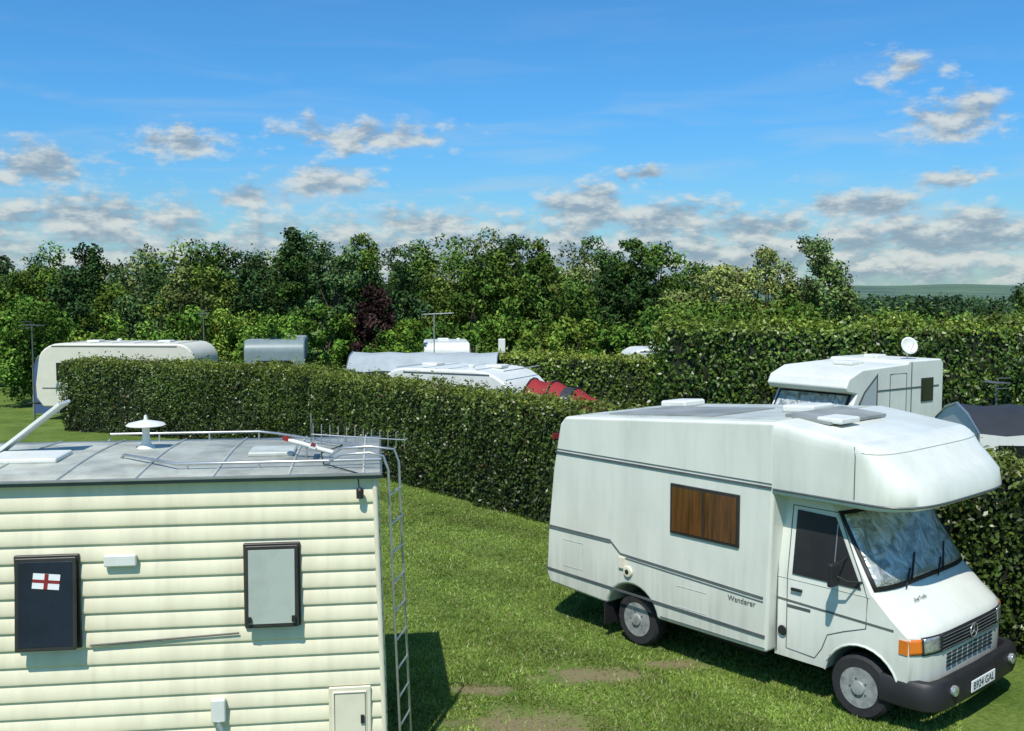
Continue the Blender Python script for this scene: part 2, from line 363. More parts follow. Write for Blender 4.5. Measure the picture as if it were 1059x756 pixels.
# ------------------------------------------------------------------ trees
prof=[(-120,262),(0,262),(35,262),(60,250),(105,256),(125,268),(145,252),(170,250),(205,247),(250,252),(285,258),(308,238),(330,240),(352,250),(375,240),(405,254),(440,246),(470,243),(505,238),(550,249),(600,244),(650,246),(690,256),(715,268),(735,285)]
def topz(u,Y):
    v=np.interp(u,[p[0] for p in prof],[p[1] for p in prof]); return H+(303-v)/1039*Y
L=Leaves()
hues=[(.085,.155,.03),(.055,.11,.025),(.13,.195,.04),(.08,.145,.05),(.035,.075,.022),(.105,.175,.03),(.15,.195,.06),(.045,.09,.03)]
u=-130
while u<725:
    Y=random.uniform(58,68); h=topz(u,Y)*random.uniform(.97,1.04)
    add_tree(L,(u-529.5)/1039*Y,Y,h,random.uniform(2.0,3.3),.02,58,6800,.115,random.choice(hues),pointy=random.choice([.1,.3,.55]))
    u+=random.uniform(24,36)
u=-120
while u<715:
    Y=random.uniform(49,55); h=(topz(u,Y)-H)*random.uniform(.25,.9)+H
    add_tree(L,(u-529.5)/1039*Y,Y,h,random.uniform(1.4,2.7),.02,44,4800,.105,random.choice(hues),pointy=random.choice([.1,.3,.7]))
    u+=random.uniform(30,46)
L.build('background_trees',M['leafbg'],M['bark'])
L=Leaves(); u=-90
while u<700:
    Y=random.uniform(40,46); h=random.uniform(2.7,4.1)
    add_tree(L,(u-529.5)/1039*Y,Y,h,random.uniform(1.2,1.9),.0,30,3600,.09,random.choice([(.12,.22,.035),(.09,.18,.028),(.065,.14,.025),(.14,.22,.035)]))
    u+=random.uniform(28,44)
for k in range(30):
    Y=random.uniform(40,50); x=random.uniform(7,26)
    add_tree(L,x,Y,random.uniform(2.9,3.7) if x>14 else random.uniform(3.4,4.2),random.uniform(1.4,2.0),.0,26,2600,.105,random.choice([(.12,.20,.04),(.09,.17,.03)]))
for k in range(70):
    y=random.choice([140,180,240,330])+random.uniform(-12,12); x=y*random.uniform(.28,.62); add_tree(L,x,y,random.uniform(2.6,4.3),random.uniform(2.5,5)*y/160,.0,14,420,.3*y/150,(.05,.095,.045))
L.build('background_shrubs',M['leafbg'],M['bark'])
def one_tree(name,*a,**k):
    L=Leaves(); add_tree(L,*a,**k); return L.build(name,M['leafbg'],M['bark'])
one_tree('copper_beech_tree',-6.0,44,4.6,1.25,.05,40,5500,.09,(.045,.028,.024),pointy=.4)
one_tree('willow_tree',9.7,45,5.6,1.9,.05,70,9500,.08,(.23,.28,.08),airy=.3,pointy=.2)
one_tree('willow_tree',11.6,46,6.4,1.9,.05,70,9500,.08,(.22,.28,.08),airy=.3,pointy=.2)
one_tree('ash_tree',14.1,46,6.9,2.0,.12,66,9500,.085,(.13,.20,.06),airy=.4,pointy=.0)
one_tree('conifer_tree',-12.4,57,8.0,1.9,.02,60,9000,.10,(.04,.08,.025),pointy=.75)
one_tree('ash_tree',22.3,42,4.9,2.0,.1,44,6500,.09,(.10,.175,.045),airy=.3)
one_tree('ash_tree',18.6,36,3.9,1.1,.1,34,4500,.08,(.10,.17,.04),airy=.3)
one_tree('hawthorn_bush',-8.9,36.5,3.55,1.2,.0,34,7000,.065,(.12,.23,.035))
one_tree('hawthorn_bush',-4.1,37.5,3.3,.85,.0,30,5000,.06,(.14,.25,.035))
one_tree('hawthorn_bush',-18.2,38,4.2,1.9,.0,44,9000,.08,(.09,.18,.03))
# ------------------------------------------------------------------ MOTORHOME (foreground)
mh=empty('motorhome',(4.23,10.435,0),math.atan2(-.748,.664)); mh.scale=(1,1.055,1)
def arc(cx,cz,r,z0,n=14,rev=False):
    a0=math.asin((z0-cz)/r); pts=[(cx+r*math.cos(a),cz+r*math.sin(a)) for a in np.linspace(a0,math.pi-a0,n)]
    return pts[::-1] if rev else pts
body=[(-1.0,.45)]+arc(-2.91,.36,.41,.45)+[(-4.33,.50),(-4.39,.62),(-4.36,1.2),(-4.27,2.0),(-4.15,2.60),(-4.05,2.705),(-.95,2.93),(-.95,2.16)]
prism('body_shell',body,-1.1,1.1,M['white'],mh,bevel=.04,seg=3,ang=20)
lv=[(2.165,.44,1.07),(2.185,.54,1.095),(2.24,.59,1.10),(2.40,.56,1.10),(2.60,.44,1.10),(2.78,.29,1.10),(2.85,.225,1.097),(2.895,.16,1.085),(2.92,.08,1.065),(2.93,.0,1.04)]
V=[];F=[];K=31
def podpt(z,n,w,k,off=0):
    th=-math.pi/2+math.pi*k/(K-1); sy=math.copysign(abs(math.sin(th))**.45,math.sin(th))
    x=-.03+(n+.03+off)*(max(0,math.cos(th))**.62); y=(w+off)*sy
    return (x,y,z-.13*max(0,(x+.9))/.9*max(0,min(1,(z-2.4)/.4)))
for z,n,w in lv:
    V.append((-.97,-w,z))
    for k in range(K): V.append(podpt(z,n,w,k))
    V.append((-.97,w,z))
R=K+2
for i in range(len(lv)-1):
    for k in range(R-1): F.append((i*R+k,i*R+k+1,(i+1)*R+k+1,(i+1)*R+k))
F.append(tuple(range(R)))
b0=(len(lv)-1)*R
for k in range(R//2): F.append((b0+k,b0+k+1,b0+R-2-k,b0+R-1-k) if k+1<R-2-k else (b0+k,b0+k+1,b0+R-1-k))
mobj('overcab_pod',V,F,M['white'],mh,smooth=40)
def podline(z,n,w,off): return [(-.95,-w-off,z)]+[podpt(z,n,w,k,off) for k in range(K)]+[(-.95,w+off,z)]
tube('overcab_trim',podline(2.225,.575,1.10,.004),.012,M['trim'],mh,n=6)
tube('overcab_seam',[(-.03,-1.104,2.26),(-.03,-1.102,2.5),(-.03,-1.10,2.68),(-.05,-1.085,2.77)],.005,M['trim'],mh,n=5)
tube('overcab_top_seam',[podpt(2.86,.215,1.096,k,.002) for k in range(1,K-1)],.004,M['roofgrey'],mh,n=5)
def strip(name,x0,z0,x1,z1,h,m,off=.004,y=-1.1,d=.008):
    s=-1 if y<0 else 1
    V=[(x0,y+s*0,z0-h/2),(x1,y,z1-h/2),(x1,y,z1+h/2),(x0,y,z0+h/2)]; V2=[(a,b+s*d,c) for a,b,c in V]
    return mobj(name,V+V2,[(0,1,2,3),(4,5,6,7),(0,1,5,4),(1,2,6,5),(2,3,7,6),(3,0,4,7)],m,mh)
for sgn in(-1,1):
    y=1.1*sgn
    strip('upper_moulding',-4.20,2.235,-.97,2.235,.022,M['trim'],y=y,d=.014)
    strip('upper_moulding_line',-4.20,2.275,-.97,2.275,.010,M['stripe'],y=y,d=.006)
    strip('rear_stripe',-4.34,1.255,-3.25,1.255,.022,M['stripe'],y=y); strip('rear_stripe_thin',-4.34,1.225,-3.25,1.225,.008,M['stripe'],y=y)
    strip('step_stripe',-3.25,1.25,-3.08,1.12,.02,M['stripe'],y=y)
    strip('side_stripe',-3.08,1.12,-1.05,1.04,.024,M['stripe'],y=y); strip('side_stripe_thin',-3.08,1.085,-1.05,1.00,.008,M['stripe'],y=y)
    strip('lower_moulding',-4.36,.69,-1.02,.63,.024,M['trim'],y=y,d=.014)
    strip('skirt_line',-2.45,.50,-1.02,.50,.01,M['stripe'],y=y,d=.005)
def sidewin(x0,x1,z0,z1,par,y,gm,fm,fr=.035,name='side_window',mid=True):
    s=-1 if y<0 else 1
    box(name+'_frame',((x0+x1)/2,y+s*.008,(z0+z1)/2),(x1-x0,.028,z1-z0),fm,par,bevel=.008)
    if mid:
        xm=(x0+x1)/2
        for a,b in((x0+fr,xm-.012),(xm+.012,x1-fr)):
            box(name+'_pane',((a+b)/2,y+s*.024,(z0+z1)/2),(b-a,.008,z1-z0-2*fr),gm,par)
    else: box(name+'_pane',((x0+x1)/2,y+s*.024,(z0+z1)/2),(x1-x0-2*fr,.008,z1-z0-2*fr),gm,par)
sidewin(-2.31,-1.36,1.52,2.10,mh,-1.1,M['curtain'],M['frame'])
sidewin(-2.6,-1.6,1.40,2.0,mh,1.1,M['curtain'],M['frame'])
for k,(x,z,w,h) in enumerate([(-2.0,.80,.42,.24),(-3.9,.95,.36,.34)]):
    tube('locker_seam_%d'%k,[(x-w/2,-1.102,z-h/2),(x+w/2,-1.102,z-h/2),(x+w/2,-1.102,z+h/2),(x-w/2,-1.102,z+h/2)],.003,M['roofgrey'],mh,n=4,closed=True)
lathe('filler_cap',[(.055,-.012),(.05,-.02),(.001,-.022)],(-.9,-.955,.70),'y',M['black'],mh)
lathe('flue_cover',[(.07,-.005),(.06,-.03),(.001,-.035)],(-2.95,-1.1,.93),'y',M['creamplain'],mh)
lathe('flue_hole',[(.03,-.036),(.001,-.04)],(-2.95,-1.1,.93),'y',M['black'],mh)
box('hook_up_box',(-3.05,-1.11,1.02),(.10,.03,.14),M['creamplain'],mh,bevel=.006)
box('marker_lamp',(-4.29,-1.03,2.42),(.03,.10,.07),M['red'],mh)
text('side_lettering','Wanderer',.085,(-1.32,-1.107,.95),(math.radians(90),0,0),M['stripe'],mh)
def zr(x): return 2.705+(x+4.05)*(2.93-2.705)/3.1
sl=-math.atan(.225/3.1)
box('roof_mat',(-2.5,0,zr(-2.5)+.004),(2.9,1.85,.012),M['roofgrey'],mh,rot=(0,sl,0))
box('roof_panel',(-2.75,-.25,zr(-2.75)+.018),(1.6,1.15,.015),M['solar'],mh,rot=(0,sl,0))
box('roof_panel_front',(-.86,-.1,2.928),(.55,1.1,.03),M['solar'],mh,rot=(0,.08,0))
box('rooflight',(-1.35,.1,zr(-1.35)+.05),(.42,.42,.09),M['bgwhite'],mh,bevel=.03,rot=(0,sl,0))
box('rooflight_rear',(-3.55,.55,zr(-3.55)+.05),(.42,.42,.09),M['bgwhite'],mh,bevel=.03,rot=(0,sl,0))
box('overcab_hatch',(-.62,-.45,2.935),(.30,.36,.06),M['bgwhite'],mh,bevel=.02)
# cab
def w_(z): return .95 if z<=1.3 else .95-(z-1.3)*.12
cabp=[(-1.0,.42,0)]+[(a,b,0) for a,b in arc(0,.36,.40,.42,rev=True)]+[(.47,.42,.0),(.62,.45,.15),(.635,.78,.15),(.62,.96,.15),(.575,1.03,.15),(.42,1.14,.13),(.24,1.27,.12),(.20,1.305,.12),(-.30,2.05,.09),(-.36,2.17,.09),(-1.0,2.17,0),(-1.0,1.30,0)]
S=[-1,-.985,-.95,-.88,-.75,-.5,0,.5,.75,.88,.95,.985,1]
def cpt(x,z,rd,s): return (x-rd*abs(s)**5,s*w_(z),z+ (-.035*abs(s)**6 if (rd and 1.0<z<1.25) else 0))
nc=len(cabp); V=[cpt(x,z,rd,s) for s in S for x,z,rd in cabp]; F=[]
for i in range(len(S)-1):
    for k in range(nc): F.append((i*nc+k,i*nc+(k+1)%nc,(i+1)*nc+(k+1)%nc,(i+1)*nc+k))
lo=[k for k in range(nc) if cabp[k][1]<=1.306]; hi=[k for k in range(nc) if cabp[k][1]>=1.299]
for base in(0,(len(S)-1)*nc):
    F.append(tuple(base+k for k in lo)); F.append(tuple(base+k for k in hi))
mobj('cab_shell',V,F,M['cabwhite'],mh,smooth=32)
P0={'g0':(.62,.45,.15),'g1':(.635,.78,.15),'g2':(.62,.96,.15),'w0':(.20,1.305,.12),'w1':(-.30,2.05,.09),'h0':(.575,1.03,.15),'h1':(.24,1.27,.12)}
def patch(name,A,B,s0,s1,v0,v1,off,m,ns=14,nv=5):
    a=P0[A];b=P0[B]; nx=(b[1]-a[1]);nz=-(b[0]-a[0]); ln=math.hypot(nx,nz); nx/=ln;nz/=ln
    V=[];F=[]
    for i in range(ns+1):
        s=s0+(s1-s0)*i/ns
        for j in range(nv+1):
            v=v0+(v1-v0)*j/nv; x=a[0]+(b[0]-a[0])*v; z=a[1]+(b[1]-a[1])*v; rd=a[2]+(b[2]-a[2])*v
            p=cpt(x,z,rd,s); V.append((p[0]+nx*off,p[1],p[2]+nz*off))
    for i in range(ns):
        for j in range(nv): q=i*(nv+1)+j; F.append((q,q+1,q+nv+2,q+nv+1))
    o=mobj(name,V,F,m,mh,smooth=60)
    so=o.modifiers.new('thickness','SOLIDIFY'); so.thickness=.006; so.offset=0
    return o
patch('windscreen_rubber','w0','w1',-.965,.965,.02,.99,.010,M['black'],ns=30)
patch('windscreen','w0','w1',-.925,.925,.07,.94,.018,M['foil'],ns=30,nv=10)
for s0,s1 in((-.55,-.08),(.12,.62)):
    pa=P0['w0'];pb=P0['w1']
    def wp(s,v,o=.03): 
        x=pa[0]+(pb[0]-pa[0])*v; z=pa[1]+(pb[1]-pa[1])*v; p=cpt(x,z,pa[2],s); return (p[0]+o*.87,p[1],p[2]+o*.5)
    tube('wiper_arm',[wp(s0,.0),wp((s0+s1)/2,.18)],.008,M['black'],mh,n=6)
    tube('wiper_blade',[wp((s0*.7+s1*.3),.04),wp(s1,.33)],.009,M['black'],mh,n=6)
for k,s in enumerate((-1,1)):
    a,b=(-.86,-.64) if s<0 else (.64,.86)
    patch('headlamp_bezel_%d'%k,'g1','g2',a-.02,b+.02,.02,1.0,.006,M['black'],ns=6)
    patch('headlamp_%d'%k,'g1','g2',a,b,.1,.93,.014,M['lens'],ns=6)
    a,b=(-1,-.88) if s<0 else (.88,1)
    patch('indicator_%d'%k,'g1','g2',a,b,.1,.93,.012,M['orange'],ns=6)
    box('indicator_side_%d'%k,(.435,s*.955,.865),(.09,.012,.14),M['orange'],mh,bevel=.003)
patch('grille_panel','g1','g2',-.62,.62,.02,1.0,.006,M['black'])
for k in range(5):
    z=.80+.034*k; tube('grille_slat_%d'%k,[( .640,-.58,z),(.652,0,z),(.640,.58,z)],.005,M['trim'],mh,n=6)
tube('emblem_ring',[(.668,.072*math.cos(a),.87+.072*math.sin(a)) for a in np.linspace(0,2*math.pi,24,endpoint=False)],.007,M['alu'],mh,n=6,closed=True)
for a in(90,210,330): tube('emblem_spoke',[(.668,0,.87),(.668,.07*math.cos(math.radians(a)),.87+.07*math.sin(math.radians(a)))],.006,M['alu'],mh,n=5)
for r in range(4):
    for c in range(9): box('air_slot',( .634,-.44+c*.11,.615+r*.04),(.012,.085,.014),M['black'],mh)
V=[];F=[]
path=[(.20,-.96),(.45,-.965),(.62,-.94),(.72,-.87),(.765,-.7),(.785,0),(.765,.7),(.72,.87),(.62,.94),(.45,.965),(.20,.96)]
sec=[(0,.29),(.008,.36),(.0,.51),(-.03,.545),(-.11,.545),(-.11,.27),(-.03,.27)]
for i,(x,y) in enumerate(path):
    a=path[max(i-1,0)];b=path[min(i+1,len(path)-1)]; t=Vector((b[0]-a[0],b[1]-a[1])).normalized(); nx,ny=t.y,-t.x
    for o,z in sec: V.append((x+nx*o,y+ny*o,z))
k=len(sec)
for i in range(len(path)-1):
    for j in range(k): F.append((i*k+j,i*k+(j+1)%k,(i+1)*k+(j+1)%k,(i+1)*k+j))
F.append(tuple(range(k)));F.append(tuple(range((len(path)-1)*k,len(path)*k)))
mobj('front_bumper',V,F,M['black'],mh,smooth=40)
box('number_plate',(.798,-.05,.40),(.012,.50,.115),M['plate'],mh,bevel=.004)
text('number_plate_text','B924 GAL',.105,(.8055,-.05,.398),(math.radians(90),0,math.radians(90)),M['blueink'],mh)
for sy in(-.62,.62): lathe('fog_lamp',[(.05,-.03),(.055,.0),(.05,.015),(.001,.02)],(.79,sy,.45),'x',M['lens'],mh,n=20)
def sp(x,z,off=.006,s=-1): return (x,s*(w_(z)+off),z)
for s in(-1,1):
    poly=[(-.80,1.33),(-.02,1.33),(-.06,1.42),(-.36,1.99),(-.80,2.00)]
    o=mobj('door_window_rubber',[sp(x,z,.004,s) for x,z in poly],[tuple(range(5))],M['black'],mh); so=o.modifiers.new('t','SOLIDIFY'); so.thickness=.008
    poly=[(-.76,1.37),(-.34,1.37),(-.34,1.955),(-.76,1.965)]
    o=mobj('door_window',[sp(x,z,.010,s) for x,z in poly],[tuple(range(4))],M['glass'],mh); so=o.modifiers.new('t','SOLIDIFY'); so.thickness=.004
    poly=[(-.31,1.37),(-.08,1.37),(-.11,1.44),(-.31,1.83)]
    o=mobj('quarter_light',[sp(x,z,.010,s) for x,z in poly],[tuple(range(4))],M['glass'],mh); so=o.modifiers.new('t','SOLIDIFY'); so.thickness=.004
    tube('quarter_light_bar',[sp(-.325,1.36,.012,s),sp(-.325,1.93,.012,s)],.007,M['alu'],mh,n=5)
    tube('door_seam',[sp(x,z,.0005,s) for x,z in[(-.86,2.04),(-.86,1.3),(-.86,.52),(-.52,.50),(-.44,.62),(-.38,.78),(-.20,.86),(.04,.95),(.05,1.25),(.00,1.38),(-.33,2.04),(-.86,2.04)]],.0055,M['trim'],mh,n=5)
    tube('belt_crease',[sp(x,1.27,.001,s) for x in(-.98,.08)],.004,M['roofgrey'],mh,n=5)
    strip('cab_stripe',-.98,1.04,.33,1.0,.02,M['stripe'],y=.95*s,d=.005)
    box('door_handle',(-.74,s*.965,1.17),(.13,.03,.03),M['black'],mh,bevel=.008)
    tube('wheel_arch_lip',[(x*1.0,s*.952,z) for x,z in arc(0,.36,.405,.42)],.012,M['cabwhite'],mh,n=6)
    tube('mirror_arm',[sp(-.02,1.40,.0,s),(-.10,s*1.08,1.42),(-.20,s*1.12,1.47)],.011,M['black'],mh)
    tube('mirror_arm_top',[sp(-.20,1.62,.0,s),(-.20,s*1.10,1.58)],.009,M['black'],mh)
    box('mirror_head',(-.21,s*1.14,1.48),(.06,.15,.24),M['black'],mh,bevel=.02)
    box('side_lettering_plate',(-.72,s*.953,.98),(.28,.004,.03),M['trim'],mh)
    wheel('front_wheel_%s'%('r' if s<0 else 'l'),(-.03,s*.93,.325),.325,mh,side=s)
    wheel('rear_wheel_%s'%('r' if s<0 else 'l'),(-2.91,s*.99,.325),.325,mh,side=s)
    box('mudflap',(-3.34,s*.97,.33),(.02,.26,.30),M['black'],mh)
text('bonnet_lettering','Aut Tech',.06,(.33,-.45,1.225),(math.radians(33),0,math.radians(90)),M['stripe'],mh)
box('chassis',(-1.9,0,.42),(4.7,1.3,.18),M['under'],mh)
box('fuel_tank',(-1.7,-.55,.38),(.9,.4,.25),M['under'],mh,bevel=.03)
box('rear_bumper',(-4.38,0,.56),(.08,2.0,.14),M['black'],mh,bevel=.02)
tube('cab_gutter',[(-.98,-.955,2.10),(-.98,-.955,.47)],.010,M['trim'],mh,n=5)
# ------------------------------------------------------------------ LEFT CARAVAN (foreground)
cv=empty('static_caravan',(-1.165,8.47,0),math.atan2(.135,.991))
LN=6.6; W=2.2; HT=2.74
pr=[(.0,.30)]; z=.30
while z<HT-.16:
    pr+=[(.0,z+.010),(-.016,z+.022),(-.020,z+.045),(-.005,z+.130),(0,z+.142)]; z+=.145
pr+=[(0,HT-.03)]
def endx(z): return .08*(1-z/HT)
V=[];F=[]
for y,zz in pr: V.append((-LN,y,zz)); V.append((endx(zz)-.02,y,zz))
for i in range(len(pr)-1): F.append((2*i,2*i+1,2*i+3,2*i+2))
mobj('ribbed_wall_front',V,F,M['cream'],cv,smooth=20)
V=[(x,W-y,z) for x,y,z in V]; mobj('ribbed_wall_back',V,F,M['cream'],cv,smooth=20)
def endwall(x,lean,name):
    n=len(pr); V=[];F=[]
    for y,zz in pr:
        off=-y*lean; xx=x+(endx(zz) if lean>0 else 0)
        V.append((xx+off,0.02,zz)); V.append((xx+off,W-.02,zz))
    for i in range(n-1): F.append((2*i,2*i+1,2*i+3,2*i+2))
    mobj(name,V,F,M['cream'],cv,smooth=20)
endwall(0,1,'ribbed_wall_end'); endwall(-LN,-1,'ribbed_wall_far_end')
for x,y in((0,0),(0,W),(-LN,0),(-LN,W)):
    tube('corner_trim',[(x+(endx(.3) if x==0 else 0)-.008,y,.28),(x-.008,y,HT-.02)],.024,M['creamplain'],cv,n=10)
box('chassis_skirt',(-LN/2,W/2,.2),(LN-.3,W-.3,.3),M['under'],cv)
V=[];F=[];ny=8
for i in range(ny+1):
    y=-.05+(W+.1)*i/ny; zz=HT+.035*math.sin(math.pi*i/ny)
    V+=[(-LN-.04,y,zz),(.04,y,zz)]
for i in range(ny): F.append((2*i,2*i+1,2*i+3,2*i+2))
ro=mobj('roof_sheet',V,F,M['ribroof'],cv,smooth=40); so=ro.modifiers.new('t','SOLIDIFY'); so.thickness=.03; so.offset=-1
for x in np.arange(-LN+.3,0,.62): tube('roof_seam',[(x,-.04+(W+.08)*i/8,HT+.006+.035*math.sin(math.pi*i/8)) for i in range(9)],.010,M['roofgrey'],cv,n=5)
box('eaves_trim',(-LN/2,-.055,HT-.012),(LN+.1,.02,.05),M['trim'],cv,bevel=.005)
box('gutter',(-LN/2,-.072,HT+.002),(LN+.1,.025,.012),M['alu'],cv)
box('eaves_trim_end',(.05,W/2,HT-.012),(.02,W+.1,.05),M['trim'],cv,bevel=.005)
def cwin(x0,x1,z0,z1,glass,tilt=0):
    box('window_surround',((x0+x1)/2,-.025,(z0+z1)/2),(x1-x0+.03,.04,z1-z0+.03),M['frame'],cv,bevel=.012)
    a=math.radians(tilt); h=z1-z0
    cz=z1-h/2*math.cos(a); cy=-.062-h/2*math.sin(a)
    box('window_sash',((x0+x1)/2,cy,cz),(x1-x0,.022,h),M['frame'],cv,bevel=.03,rot=(-a,0,0))
    c2=Vector(((x0+x1)/2,cy-math.cos(a)*.012,cz+math.sin(a)*.012))
    box('window_pane',c2,(x1-x0-.06,.006,h-.07),glass,cv,bevel=.002,rot=(-a,0,0))
cwin(-1.09,-.65,1.47,2.16,M['greyglass'],4)
cwin(-2.91,-2.43,1.36,2.12,M['navy'],5)
for x in(-2.85,-2.49): tube('window_stay',[(x,-.04,1.45),(x,-.12,1.42)],.008,M['alu'],cv,n=5)
box('window_latch',(-.69,-.14,1.55),(.03,.02,.05),M['black'],cv); box('window_latch',(-1.05,-.14,1.55),(.03,.02,.05),M['black'],cv)
tl=math.radians(5)
for i,(dz,w,h,mm) in enumerate([(0,.21,.125,M['plate']),(0,.21,.026,M['red']),(0,.03,.125,M['red'])]):
    box('sticker_flag_%d'%i,(-2.66,-.098-.0016*i,1.93+dz),(w,.002,h),mm,cv,rot=(-tl,.10,0))
box('wall_vent',(-2.09,-.045,2.07),(.26,.05,.10),M['bgwhite'],cv,bevel=.015)
tube('dark_wall_strip',[(-2.35,-.035,1.36),(-1.15,-.035,1.41)],.008,M['frame'],cv,n=6)  # thin dark strip across the wall between the two windows
box('wall_hatch_frame',(-.235,-.03,.60),(.36,.03,.60),M['creamplain'],cv,bevel=.012)
box('wall_hatch_door',(-.235,-.048,.60),(.29,.02,.53),M['creamplain'],cv,bevel=.02)
tube('hatch_seam',[(-.365,-.06,.35),(-.105,-.06,.35),(-.105,-.06,.85),(-.365,-.06,.85)],.004,M['trim'],cv,n=5,closed=True)
box('hatch_latch',(-.13,-.065,.62),(.03,.02,.07),M['black'],cv)
box('hook_up_point',(-1.33,-.05,.76),(.12,.07,.20),M['bgwhite'],cv,bevel=.015)
tube('hook_up_lid',[(-1.33,-.09,.66),(-1.29,-.11,.58)],.02,M['alu'],cv)
zt=HT+.03
lathe('mushroom_vent_stalk',[(.09,0),(.05,.04),(.035,.10),(.035,.2),(.06,.24)],(-2.2,1.5,zt),'z',M['bgwhite'],cv)
lathe('mushroom_vent_cap',[(.02,.20),(.16,.215),(.185,.225),(.16,.245),(.07,.265),(.02,.275),(.012,.32),(.001,.325)],(-2.2,1.5,zt),'z',M['bgwhite'],cv)
box('rooflight_base',(-3.1,.95,zt+.02),(.62,.5,.05),M['bgwhite'],cv,bevel=.02)
box('rooflight_small',(-.95,1.0,zt+.02),(.42,.40,.05),M['roofgrey'],cv,bevel=.02)
box('open_roof_board',(-3.22,1.35,zt+.22),(.82,.35,.03),M['bgwhite'],cv,bevel=.006,rot=(0,math.radians(-38),0))
tube('roof_rail_back',[(-2.7,2.1,zt-.01),(-2.68,2.1,zt+.06),(-1.2,2.1,zt+.06),(-1.0,2.0,zt+.05),(-.35,1.3,zt+.04),(-.1,1.1,zt+.03)],.013,M['alu'],cv)
tube('roof_rail_front',[(-2.3,.9,zt-.01),(-2.25,.85,zt+.04),(-1.9,.5,zt+.04),(-1.7,.3,zt+.035),(-.3,.3,zt+.035),(.05,.35,zt+.03)],.013,M['alu'],cv)
for x in(-2.2,-1.7,-1.2): tube('rail_foot',[(x,2.1,zt-.03),(x,2.1,zt+.06)],.010,M['alu'],cv)
for x in(-1.6,-1.0,-.4): tube('rail_foot',[(x,.3,zt-.03),(x,.3,zt+.035)],.010,M['alu'],cv)
for (x,y) in((.10,.10),(.20,.46)):
    tube('ladder_stile',[(-.42,y+.1,zt+.03),(-.30,y+.05,zt+.11),(-.05,y,zt+.13),(x-.03,y,zt+.10),(x+.01,y,zt-.02),(x+.02,y,HT-.3),(x+.09,y,.5),(x+.10,y,.25)],.011,M['alu'],cv)
for k in range(9):
    z=.45+k*.26; e=.08*(1-z/HT); tube('ladder_rung',[(.12+e,.10,z),(.22+e,.46,z)],.009,M['alu'],cv)
def aerial(par,base,top,boom_dir,n=9,blen=.8,elen=.28,r=.006,pr=.014,m=None,vertical=False):
    m=m or M['alu']; b=Vector(base); t=Vector(top); d=Vector(boom_dir).normalized(); tube('aerial_mast',[b,t],pr,m,par)
    tube('aerial_boom',[t-d*blen*.35,t+d*blen*.65],r*1.4,m,par,n=6)
    pd=Vector((0,0,1)) if vertical else d.cross(Vector((0,0,1))).normalized()
    for i in range(n):
        c=t+d*blen*(-.33+i*.96/(n-1)); L_=elen*(1-.35*i/n); tube('aerial_element',[c-pd*L_/2,c+pd*L_/2],r,m,par,n=5)
    c=t-d*blen*.35
    for zz in(-.1,0,.1): tube('aerial_reflector',[c-pd*elen*.5+Vector((0,0,zz)),c+pd*elen*.5+Vector((0,0,zz))],r,m,par,n=5)
aerial(cv,(-.30,1.55,zt-.02),(-.30,1.55,zt+.07),(1,.12,-.10),n=12,blen=.95,elen=.22,r=.005,pr=.012,vertical=True)
tube('vane_stem',[(-.62,.7,zt),(-.62,.7,zt+.14)],.008,M['alu'],cv)
tube('vane_body',[(-.78,.72,zt+.16),(-.66,.7,zt+.13),(-.5,.68,zt+.08),(-.38,.66,zt+.05)],.022,M['bgwhite'],cv)
box('vane_fin',(-.79,.72,zt+.17),(.09,.02,.04),M['red'],cv,rot=(0,.4,0)); box('vane_wing',(-.56,.69,zt+.11),(.06,.28,.010),M['bgwhite'],cv,rot=(0,.3,0))
box('vane_stripe',(-.56,.69,zt+.121),(.04,.16,.010),M['red'],cv,rot=(0,.3,0))
tube('aerial_cable',[(-.3,1.55,zt),(-.35,1.2,zt+.02),(-.5,.9,zt+.01),(-.45,.3,zt+.01),(-.15,-.03,zt-.02),(-.13,-.06,HT-.18)],.006,M['black'],cv,n=5)
lathe('cable_lamp',[(.03,0),(.032,.07),(.02,.09)],(-.13,-.07,HT-.2),'z',M['black'],cv,n=12)
